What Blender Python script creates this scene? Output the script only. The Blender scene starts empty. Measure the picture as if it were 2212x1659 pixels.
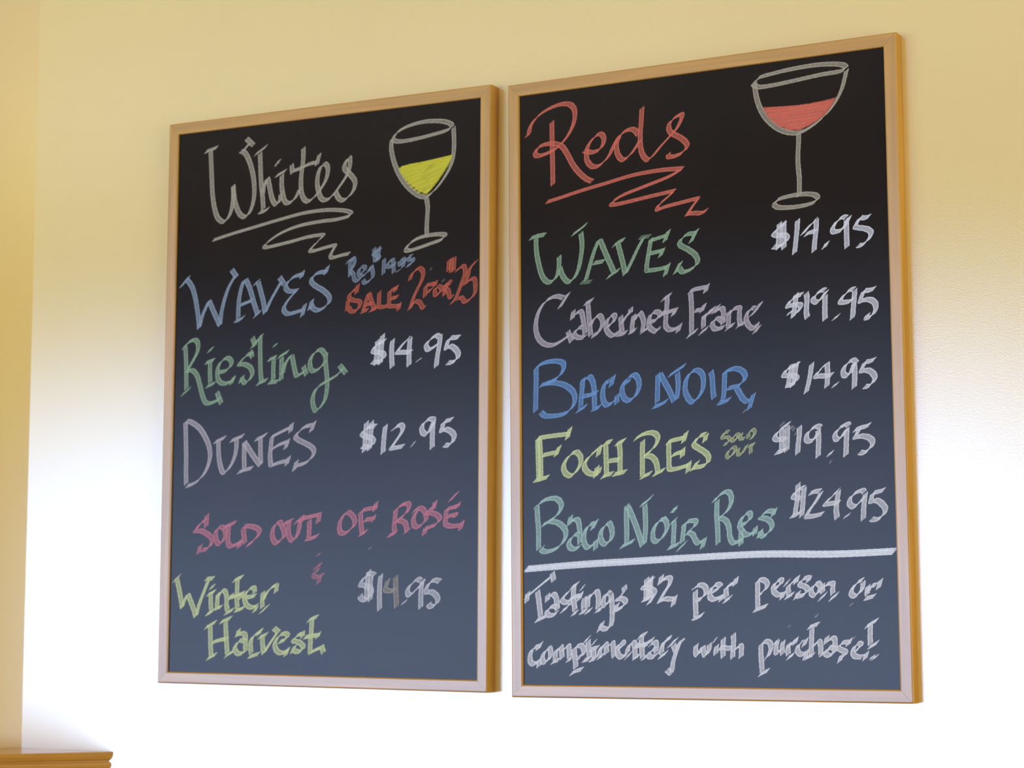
import bpy, bmesh, math, random
from mathutils import Vector

C = bpy.context.scene.collection
sc = bpy.context.scene

# ------------------------------------------------------------------ camera
Z0 = 2.33                       # height of the boards' upper left corner above the floor
cam = bpy.data.cameras.new('camera'); camo = bpy.data.objects.new('camera', cam); C.objects.link(camo)
camo.location = (2.0828, -2.7368, -0.7773 + Z0)
camo.rotation_euler = (1.673356, -0.001321, 0.488216)
cam.sensor_fit = 'HORIZONTAL'; cam.sensor_width = 36.0; cam.lens = 73.09
cam.clip_start = 0.05; cam.clip_end = 100
cam.dof.use_dof = True; cam.dof.focus_distance = 2.65; cam.dof.aperture_fstop = 9
sc.camera = camo

# ------------------------------------------------------------------ world: overcast daylight outside the window
world = bpy.data.worlds.new('daylight'); sc.world = world; world.use_nodes = True
nt = world.node_tree; nt.nodes.clear()
out = nt.nodes.new('ShaderNodeOutputWorld'); bg = nt.nodes.new('ShaderNodeBackground')
bg.inputs['Color'].default_value = (0.42,0.585,0.95,1); bg.inputs['Strength'].default_value = 12
tc = nt.nodes.new('ShaderNodeTexCoord'); sp = nt.nodes.new('ShaderNodeSeparateXYZ')
nt.links.new(tc.outputs['Generated'], sp.inputs[0])
mr = nt.nodes.new('ShaderNodeMapRange'); nt.links.new(sp.outputs['Z'], mr.inputs[0])
mr.inputs['From Min'].default_value = -1; mr.inputs['From Max'].default_value = 1
rp = nt.nodes.new('ShaderNodeValToRGB'); nt.links.new(mr.outputs[0], rp.inputs[0])
SK = (0.42,0.585,0.95,1)      # hazy overcast sky, brightest towards the horizon, over pale ground
el = rp.color_ramp.elements
el[0].position = 0.0; el[0].color = (0.75*SK[0], 0.75*SK[1], 0.75*SK[2], 1)
el[1].position = 1.0; el[1].color = (0.35*SK[0], 0.38*SK[1], 0.45*SK[2], 1)
for ps, k in ((0.5, 1.0), (0.545, 0.35), (0.59, 0.29), (0.68, 0.28)):
    e_ = el.new(ps); e_.color = (k*SK[0], k*SK[1], k*SK[2], 1)
nt.links.new(rp.outputs[0], bg.inputs['Color'])
nt.links.new(bg.outputs[0], out.inputs[0])

# ------------------------------------------------------------------ lights
def area(name, loc, rot, sx, sy, col, power, portal=False):
    l = bpy.data.lights.new(name, 'AREA'); l.shape = 'RECTANGLE'; l.size = sx; l.size_y = sy
    l.color = col; l.energy = power
    o = bpy.data.objects.new(name, l); C.objects.link(o); o.location = loc; o.rotation_euler = rot
    if portal: l.cycles.is_portal = True
    return o
WX0, WX1, WZ0, WZ1 = -5.9, 0.5, 0.35, 2.71      # the shop window in the front wall (behind the camera)
FY = -5.6
area('window_portal', ((WX0+WX1)/2, FY-0.12, (WZ0+WZ1)/2), (math.radians(90), 0, 0), WX1-WX0, WZ1-WZ0, (1,1,1), 1, True)
area('window_portal', (4.72, -2.175, 1.25), (math.radians(90), 0, math.radians(90)), 3.15, 1.9, (1,1,1), 1, True)  # opening of the added fill window on the right
area('ceiling_lamp', (3.7, -2.1, 3.36), (0, 0, 0), 1.4, 1.8, (1.0,0.80,0.45), 40)
area('ceiling_lamp', (2.9, -1.5, 3.36), (0, 0, 0), 1.2, 1.2, (1.0,0.80,0.45), 0)

vs = sc.view_settings
sc.display_settings.display_device = 'sRGB'
vs.view_transform = 'Standard'; vs.look = 'None'; vs.gamma = 1.0; vs.use_curve_mapping = False
vs.exposure = 0.0

# ------------------------------------------------------------------ materials
def mat(name, col, rough=0.6, spec=0.5):
    m = bpy.data.materials.new(name); m.use_nodes = True
    b = m.node_tree.nodes['Principled BSDF']
    b.inputs['Base Color'].default_value = (*col, 1); b.inputs['Roughness'].default_value = rough
    b.inputs['Specular IOR Level'].default_value = spec
    return m, m.node_tree, b

def noise(nt, scale, detail=3, vec=None, mapping=None, rot=(0,0,0)):
    tc = nt.nodes.new('ShaderNodeTexCoord'); mp = nt.nodes.new('ShaderNodeMapping')
    n = nt.nodes.new('ShaderNodeTexNoise')
    nt.links.new(tc.outputs['Object'], mp.inputs[0]); nt.links.new(mp.outputs[0], n.inputs['Vector'])
    mp.inputs['Scale'].default_value = mapping or (1,1,1); mp.inputs['Rotation'].default_value = rot
    n.inputs['Scale'].default_value = scale; n.inputs['Detail'].default_value = detail
    return n

def ramp(nt, src, c0, c1, p0=0.3, p1=0.7):
    r = nt.nodes.new('ShaderNodeValToRGB'); nt.links.new(src, r.inputs[0])
    r.color_ramp.elements[0].position = p0; r.color_ramp.elements[0].color = (*c0, 1)
    r.color_ramp.elements[1].position = p1; r.color_ramp.elements[1].color = (*c1, 1)
    return r.outputs[0]

def bump(nt, b, src, strength, dist):
    n = nt.nodes.new('ShaderNodeBump'); n.inputs['Strength'].default_value = strength
    n.inputs['Distance'].default_value = dist
    nt.links.new(src, n.inputs['Height']); nt.links.new(n.outputs[0], b.inputs['Normal'])

def sheen(nt, b, level, rough):
    # a varnish-like coat: Beckmann gloss added on the diffuse body
    b.inputs['Specular IOR Level'].default_value = 0.0
    g = nt.nodes.new('ShaderNodeBsdfAnisotropic'); g.distribution = 'BECKMANN'
    g.inputs['Color'].default_value = (level, level, level, 1); g.inputs['Roughness'].default_value = rough
    a = nt.nodes.new('ShaderNodeAddShader'); o = nt.nodes['Material Output']
    nt.links.new(b.outputs[0], a.inputs[0]); nt.links.new(g.outputs[0], a.inputs[1]); nt.links.new(a.outputs[0], o.inputs['Surface'])
    for l in b.inputs['Normal'].links: nt.links.new(l.from_socket, g.inputs['Normal'])

M = {}
m, nt, b = mat('cream_paint', (0.67,0.443,0.110), 0.5)
n = noise(nt, 1.6, 3); nt.links.new(ramp(nt, n.outputs[0], tuple(c*0.975 for c in (0.67,0.443,0.110)), tuple(min(1,c*1.02) for c in (0.67,0.443,0.110))), b.inputs['Base Color'])
n2 = noise(nt, 420, 2); bump(nt, b, n2.outputs[0], 0.10, 0.0006); sheen(nt, b, 0.17, 0.22)
M['wall'] = m
for key, stretch in (('wood_h', (4, 90, 90)), ('wood_v', (90, 90, 4))):
    m, nt, b = mat('varnished_beech_'+key[-1], (0.47,0.22,0.026), 0.5)
    n = noise(nt, 1.0, 5, mapping=stretch)
    n.inputs['Distortion'].default_value = 0.4
    nt.links.new(ramp(nt, n.outputs[0], tuple(c*0.82 for c in (0.47,0.22,0.026)), tuple(c*1.15 for c in (0.47,0.22,0.026))), b.inputs['Base Color'])
    bump(nt, b, n.outputs[0], 0.08, 0.0005); sheen(nt, b, 0.078, 0.3)
    M[key] = m
m, nt, b = mat('varnished_oak', (0.55,0.24,0.025), 0.14, 0.6)
n = noise(nt, 1.0, 5, mapping=(7, 7, 160))
nt.links.new(ramp(nt, n.outputs[0], tuple(c*0.85 for c in (0.55,0.24,0.025)), tuple(c*1.1 for c in (0.55,0.24,0.025))), b.inputs['Base Color'])
M['oak'] = m
m, nt, b = mat('chalkboard_black', (0.011,0.005,0.0006), 0.5)
n = noise(nt, 7, 5, mapping=(1.0, 1.0, 0.6))
nt.links.new(ramp(nt, n.outputs[0], tuple(c*0.9 for c in (0.011,0.005,0.0006)), tuple(c*1.25 for c in (0.011,0.005,0.0006))), b.inputs['Base Color'])
n2 = noise(nt, 900, 2); bump(nt, b, n2.outputs[0], 0.05, 0.0004); sheen(nt, b, 0.0185, 0.22)
M['slate'] = m
M['back'] = mat('hardboard', (0.25, 0.17, 0.10), 0.8)[0]
M['floor'] = None
m, nt, b = mat('oak_floor', (0.42, 0.28, 0.16), 0.45)
n = noise(nt, 1.0, 4, mapping=(2, 30, 1)); nt.links.new(ramp(nt, n.outputs[0], (0.36,0.23,0.12), (0.48,0.33,0.19)), b.inputs['Base Color'])
M['floor'] = m
M['ceiling'] = mat('ceiling_paint', (0.82, 0.78, 0.66), 0.9)[0]
M['dim_wall'] = mat('unseen_wall_brown', (0.20, 0.12, 0.06), 0.6)[0]  # dark brown made up for the unseen front wall, to dim its reflections
M['white'] = mat('white_trim', (0.75, 0.74, 0.70), 0.5)[0]
m = bpy.data.materials.new('window_glass'); m.use_nodes = True; nt = m.node_tree; nt.nodes.clear()
o_ = nt.nodes.new('ShaderNodeOutputMaterial'); mx = nt.nodes.new('ShaderNodeMixShader')
tr = nt.nodes.new('ShaderNodeBsdfTransparent'); gl = nt.nodes.new('ShaderNodeBsdfGlossy')
gl.inputs['Roughness'].default_value = 0.02; mx.inputs[0].default_value = 0.05
nt.links.new(tr.outputs[0], mx.inputs[1]); nt.links.new(gl.outputs[0], mx.inputs[2]); nt.links.new(mx.outputs[0], o_.inputs[0])
M['glass'] = m

CHALKC = dict(cream=(0.56,0.45,0.27), white=(0.92,0.83,0.71), bold=(0.92,0.87,0.76), slate=(0.36,0.41,0.41),
              green=(0.37,0.49,0.24), orange=(0.82,0.15,0.055), red=(0.84,0.18,0.09), lavender=(0.66,0.53,0.46),
              pink=(0.80,0.23,0.25), lemon=(0.86,0.87,0.33), blue=(0.20,0.37,0.58), teal=(0.52,0.70,0.50),
              yellow=(0.82,0.68,0.035))
for k, c in CHALKC.items():
    m, nt, b = mat('chalk_'+k, c, 0.95, 0.15)
    at = nt.nodes.new('ShaderNodeAttribute'); at.attribute_name = 'cov'
    n = noise(nt, 1.0, 3, mapping=(260, 260, 1500), rot=(0, math.radians(42), 0))
    mr = nt.nodes.new('ShaderNodeMapRange'); nt.links.new(n.outputs[0], mr.inputs[0])
    mr.inputs['From Min'].default_value = 0.25; mr.inputs['From Max'].default_value = 0.7
    mr.inputs['To Min'].default_value = 0.66; mr.inputs['To Max'].default_value = 1.12
    mu = nt.nodes.new('ShaderNodeMath'); mu.operation = 'MULTIPLY'; mu.use_clamp = True
    nt.links.new(at.outputs['Fac'], mu.inputs[0]); nt.links.new(mr.outputs[0], mu.inputs[1])
    df = nt.nodes.new('ShaderNodeBsdfDiffuse'); df.inputs['Color'].default_value = (*c, 1)
    g = nt.nodes.new('ShaderNodeBsdfAnisotropic'); g.distribution = 'BECKMANN'
    g.inputs['Color'].default_value = (0.018, 0.018, 0.018, 1); g.inputs['Roughness'].default_value = 0.32
    ad = nt.nodes.new('ShaderNodeAddShader'); tp = nt.nodes.new('ShaderNodeBsdfTransparent'); mx = nt.nodes.new('ShaderNodeMixShader')
    nt.links.new(df.outputs[0], ad.inputs[0]); nt.links.new(g.outputs[0], ad.inputs[1])
    nt.links.new(mu.outputs[0], mx.inputs[0]); nt.links.new(tp.outputs[0], mx.inputs[1]); nt.links.new(ad.outputs[0], mx.inputs[2])
    nt.nodes.remove(b); nt.links.new(mx.outputs[0], nt.nodes['Material Output'].inputs['Surface'])
    M['chalk_'+k] = m

# ------------------------------------------------------------------ helpers
def link(name, me, m, parent=None):
    o = bpy.data.objects.new(name, me); C.objects.link(o)
    if m: me.materials.append(m)
    if parent: o.parent = parent
    return o

def mesh(name, verts, faces, m, parent=None, smooth=False):
    me = bpy.data.meshes.new(name); me.from_pydata([tuple(v) for v in verts], [], faces); me.update()
    bm = bmesh.new(); bm.from_mesh(me); bmesh.ops.recalc_face_normals(bm, faces=bm.faces); bm.to_mesh(me); bm.free()
    if smooth:
        for p in me.polygons: p.use_smooth = True
    return link(name, me, m, parent)

def box(name, lo, hi, m, parent=None, bev=0.0):
    bm = bmesh.new(); bmesh.ops.create_cube(bm, size=1.0)
    for v in bm.verts:
        v.co = Vector([lo[i] + (v.co[i]+0.5)*(hi[i]-lo[i]) for i in range(3)])
    if bev: bmesh.ops.bevel(bm, geom=list(bm.edges), offset=bev, segments=2, profile=0.5, affect='EDGES')
    me = bpy.data.meshes.new(name); bm.to_mesh(me); bm.free()
    return link(name, me, m, parent)

def boxes(name, lst, m, parent=None):
    bm = bmesh.new()
    for lo, hi in lst:
        r = bmesh.ops.create_cube(bm, size=1.0)
        for v in r['verts']:
            v.co = Vector([lo[i] + (v.co[i]+0.5)*(hi[i]-lo[i]) for i in range(3)])
    me = bpy.data.meshes.new(name); bm.to_mesh(me); bm.free()
    return link(name, me, m, parent)

def thing(name, label, cat, loc, rot=(0,0,0)):
    o = bpy.data.objects.new(name, None); C.objects.link(o); o.location = loc; o.rotation_euler = rot
    o.empty_display_size = 0.05; o['label'] = label; o['category'] = cat
    return o
def struct(o):
    o['kind'] = 'structure'; return o

# ------------------------------------------------------------------ room
XL, XR, H = -6.4, 4.6, 3.4
CX = -0.3035                    # the inner corner left of the boards
SPL = 1.15                      # how far the angled wall left of the corner comes forward (45 degrees)
struct(box('wall_back', (CX-0.10, 0, 0), (XR, 0.12, H), M['wall']))
sec = [(XL, 0.0), (CX, 0.0), (CX-SPL, -SPL), (XL, -SPL)]
ns = len(sec)
wl = mesh('wall_left', [(x, y, 0) for x, y in sec] + [(x, y, H) for x, y in sec],
    [tuple(range(ns)), tuple(range(2*ns-1, ns-1, -1))] + [(i, (i+1) % ns, ns+(i+1) % ns, ns+i) for i in range(ns)], M['wall'])
struct(wl)
struct(boxes('wall_right', [((XR, FY, 0), (XR+0.12, -3.75, H)), ((XR, -0.6, 0), (XR+0.12, 0.12, H)),
    ((XR, -3.75, 0), (XR+0.12, -0.6, 0.3)), ((XR, -3.75, 2.2), (XR+0.12, -0.6, H))], M['wall']))
w2 = struct(boxes('window_fill', [((XR+0.03, -3.75, 0.3), (XR+0.1, -3.70, 2.2)), ((XR+0.03, -0.65, 0.3), (XR+0.1, -0.6, 2.2)),  # added, unseen window: cool fill for the left wall and frame sides
    ((XR+0.03, -3.75, 0.3), (XR+0.1, -0.6, 0.35)), ((XR+0.03, -3.75, 2.15), (XR+0.1, -0.6, 2.2))], M['white']))
box('window_pane', (XR+0.06, -3.70, 0.35), (XR+0.064, -0.65, 2.15), M['glass'], w2)
struct(box('wall_far_left', (XL-0.12, FY, 0), (XL, 0, H), M['wall']))
struct(boxes('wall_front', [((XL-0.12, FY-0.2, 0), (WX0, FY, H)), ((WX1, FY-0.2, 0), (XR+0.12, FY, H)),
    ((WX0, FY-0.2, 0), (WX1, FY, WZ0)), ((WX0, FY-0.2, WZ1), (WX1, FY, H))], M['dim_wall']))
struct(box('floor', (XL-0.12, FY-0.2, -0.1), (XR+0.12, 0.12, 0), M['floor']))
struct(box('ceiling', (XL-0.12, FY-0.2, H), (XR+0.12, 0.12, H+0.1), M['ceiling']))
win = boxes('window_1', [((WX0, FY-0.12, WZ0), (WX1, FY-0.04, WZ0+0.05)), ((WX0, FY-0.12, WZ1-0.05), (WX1, FY-0.04, WZ1)),
    ((WX0, FY-0.12, WZ0), (WX0+0.05, FY-0.04, WZ1)), ((WX1-0.05, FY-0.12, WZ0), (WX1, FY-0.04, WZ1)),
    ((-1.82, FY-0.11, WZ0), (-1.78, FY-0.05, WZ1))], M['white'])
struct(win)
pane = box('window_pane', (WX0+0.05, FY-0.082, WZ0+0.05), (WX1-0.05, FY-0.078, WZ1-0.05), M['glass'], win)

# ------------------------------------------------------------------ mantel ledge on the angled wall
cs = thing('mantel_ledge', 'golden wooden mantel ledge with stepped moulding in the lower left corner', 'mantel', (CX, 0, 0))
ZT = -1.0285 + Z0
ML = 1.25                       # length along the angled wall
def ledge_part(name, rows, m):
    # rows: (reach along the back wall, z); the section runs along the 45 degree wall and butts on the back wall
    n = len(rows); v = []
    e = 0.0006
    for a, z in rows: v.append((a, -e, z))
    v += [(e*2, -e, rows[-1][1]), (e*2, -e, rows[0][1])]
    k = math.sqrt(0.5)
    for a, z in rows: t = a*k; v.append((-k*ML + k*t, -k*ML - k*t, z))
    v += [(-k*ML + k*e*2, -k*ML - k*e*2, rows[-1][1]), (-k*ML + k*e*2, -k*ML - k*e*2, rows[0][1])]
    N = n+2
    f = [tuple(range(N)), tuple(range(2*N-1, N-1, -1))] + [(i, (i+1) % N, N+(i+1) % N, N+i) for i in range(N)]
    return mesh(name, v, f, m, cs)
A = -0.109 - CX
ledge_part('mantel_top', [(A-0.0010, ZT), (A, ZT-0.001), (A-0.001, ZT-0.007), (A-0.004, ZT-0.0115), (A-0.0085, ZT-0.0145), (A-0.0085, ZT-0.016)], M['oak'])
ledge_part('moulding', [(A-0.0085, ZT-0.016), (A-0.005, ZT-0.0175), (A-0.0035, ZT-0.0205), (A-0.004, ZT-0.024), (A-0.007, ZT-0.028),
        (A-0.020, ZT-0.036), (A-0.040, ZT-0.048), (A-0.060, ZT-0.066), (A-0.065, ZT-0.075)], M['oak'])
ledge_part('frieze_board', [(A-0.10, ZT-0.075), (A-0.10, ZT-0.24), (A-0.104, ZT-0.245)], M['oak'])

# ------------------------------------------------------------------ chalkboards
BW, BH, FW, D = 0.6046, 0.914, 0.0185, 0.0240
GAP, R1, R2, DZ = 0.0288, -0.00403, 0.008788, -0.007829
def rail(parent, side):
    # mitred rail: profile (distance from the outer edge, y)
    pr = [(0, -0.0005), (0, -D+0.0022), (0.0007, -D+0.0007), (0.0022, -D), (FW-0.0022, -D), (FW-0.0007, -D+0.0006), (FW, -D+0.0018), (FW, -0.0005)]
    v = []
    for e in (0, 1):
        for w_, y in pr:
            if side == 't': x, z = (w_ if e == 0 else BW-w_), -w_
            if side == 'b': x, z = (w_ if e == 0 else BW-w_), -BH+w_
            if side == 'l': x, z = w_, (-w_ if e == 0 else -BH+w_)
            if side == 'r': x, z = BW-w_, (-w_ if e == 0 else -BH+w_)
            # hairline mitre joint
            g = 0.00012 if e == 0 else -0.00012
            if side in 'tb': x += g
            else: z -= g
            v.append((x, y, z))
    n = len(pr)
    f = [tuple(range(n)), tuple(range(2*n-1, n-1, -1))] + [(i, (i+1) % n, n+(i+1) % n, n+i) for i in range(n)]
    return mesh('frame_rail', v, f, M['wood_h' if side in 'tb' else 'wood_v'], parent)

def board(label, x0, z0, r):
    t = thing('chalkboard', label, 'chalkboard', (x0, 0, z0+Z0), (0, -r, 0))
    for s in 'tblr': rail(t, s)
    box('writing_surface', (FW-0.003, -0.0200, -BH+FW-0.003), (BW-FW+0.003, -0.0150, -FW+0.003), M['slate'], t)
    box('backing_board', (0.004, -0.0035, -BH+0.004), (BW-0.004, -0.0008, -0.004), M['back'], t)
    return t
BL = board('tall light wood framed chalkboard headed Whites, left of the two', 0, 0, R1)
BR = board('tall light wood framed chalkboard headed Reds, right of the two', BW+GAP, DZ, R2)

# ------------------------------------------------------------------ chalk writing
SURF = -0.0200
def smooth(p):
    if len(p) < 3: return p
    q = [p[0]] + p + [p[-1]]; out = []
    for i in range(1, len(q)-2):
        a, b_, c, d = q[i-1], q[i], q[i+1], q[i+2]
        L = math.hypot(c[0]-b_[0], c[1]-b_[1]); n = max(2, int(L/9))
        for k in range(n):
            t = k/n; t2, t3 = t*t, t*t*t
            out.append(tuple(0.5*(2*b_[j]+(c[j]-a[j])*t+(2*a[j]-5*b_[j]+4*c[j]-d[j])*t2+(3*b_[j]-a[j]-3*c[j]+d[j])*t3) for j in (0, 1)))
    out.append(p[-1]); return out
def dense(p):
    out = []
    for a, b_ in zip(p[:-1], p[1:]):
        n = max(2, int(math.hypot(b_[0]-a[0], b_[1]-a[1])/9))
        out += [(a[0]+(b_[0]-a[0])*k/n, a[1]+(b_[1]-a[1])*k/n) for k in range(n)]
    return out + [p[-1]]

TH = 5.5         # half thickness of the chalk edge, 0.1 mm
SOFT = 7.5
rnd = random.Random(4)
def chalk(parent, name, col, nib, label, dens, data):
    V, F, A_ = [], [], []
    U = 1e-4
    nx, nz = nib[0]*0.465, nib[1]*0.465
    nl = math.hypot(nx, nz)
    for si, s in enumerate(data.split('|')):
        fl = ''
        if s[0] in '!#': fl, s = s[0], s[1:]
        P = [tuple(map(float, q.split(','))) for q in s.split()]
        y0 = SURF - 0.00008 - si*0.00001
        if fl == '#':
            b0 = len(V)
            cxx = sum(p[0] for p in P)/len(P); czz = sum(p[1] for p in P)/len(P)
            P = dense(P + [P[0]])[:-1]
            P = [(x + rnd.uniform(-5, 5), z + rnd.uniform(-5, 5)) for x, z in P]
            V.append((cxx*U, y0, czz*U)); A_.append(0.66*dens)
            for x, z in P: V.append(((cxx+(x-cxx)*0.93)*U, y0, (czz+(z-czz)*0.93)*U)); A_.append(0.66*dens)
            for x, z in P: V.append(((cxx+(x-cxx)*1.0)*U, y0, (czz+(z-czz)*1.0)*U)); A_.append(0.12)
            n = len(P)
            for i in range(n):
                j = (i+1) % n
                F.append((b0, b0+1+i, b0+1+j)); F.append((b0+1+i, b0+1+n+i, b0+1+n+j, b0+1+j))
            continue
        P = dense(P) if (fl == '!' or len(P) < 3) else smooth(P)
        n = len(P); b0 = len(V)
        for i, (x, z) in enumerate(P):
            a = P[max(0, i-1)]; c = P[min(n-1, i+1)]
            tx, tz = c[0]-a[0], c[1]-a[1]; L = math.hypot(tx, tz) or 1; tx, tz = tx/L, tz/L
            px, pz = -tz, tx
            dt = nx*px + nz*pz
            sg = 1 if dt >= 0 else -1
            wdt = abs(dt)
            y = y0 - i*3e-7
            jit = 1 + 0.05*math.sin(i*0.7+si) + rnd.uniform(-0.03, 0.03)
            ex, ez = nx*jit + px*sg*TH, nz*jit + pz*sg*TH
            el = math.hypot(ex, ez)
            ox, oz = ex + px*sg*SOFT, ez + pz*sg*SOFT
            th_ = min(1.0, wdt/(0.75*nl))          # broadside strokes lie thinner than edge-on ones
            mid = (0.76 - 0.34*th_)*dens
            edge = min(0.95, 0.76*dens)
            endf = 0.55 if i in (0, n-1) else 1.0
            for k, (qx, qz, cv) in enumerate(((ox, oz, 0.0), (ex*0.94, ez*0.94, edge), (ex*0.55, ez*0.55, mid), (-ex*0.55, -ez*0.55, mid), (-ex*0.94, -ez*0.94, edge), (-ox, -oz, 0.0))):
                V.append(((x+qx)*U, y, (z+qz)*U)); A_.append(cv*endf)
            if i:
                for k in range(5):
                    b1 = b0 + (i-1)*6 + k
                    F.append((b1, b1+1, b1+7, b1+6))
    me = bpy.data.meshes.new(name); me.from_pydata(V, [], F); me.update()
    at = me.attributes.new('cov', 'FLOAT', 'POINT'); at.data.foreach_set('value', A_)
    o = link(name, me, M['chalk_'+col], parent)
    o['label'] = label
    return o
NAMES = dict(word='chalk_word', flourish='chalk_underline', glass='chalk_glass_drawing', wine='chalk_wine_fill',
             note='chalk_note', price='chalk_price', digit='chalk_digit', line='chalk_rule', mark='chalk_scratch')
last = {}
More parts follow.
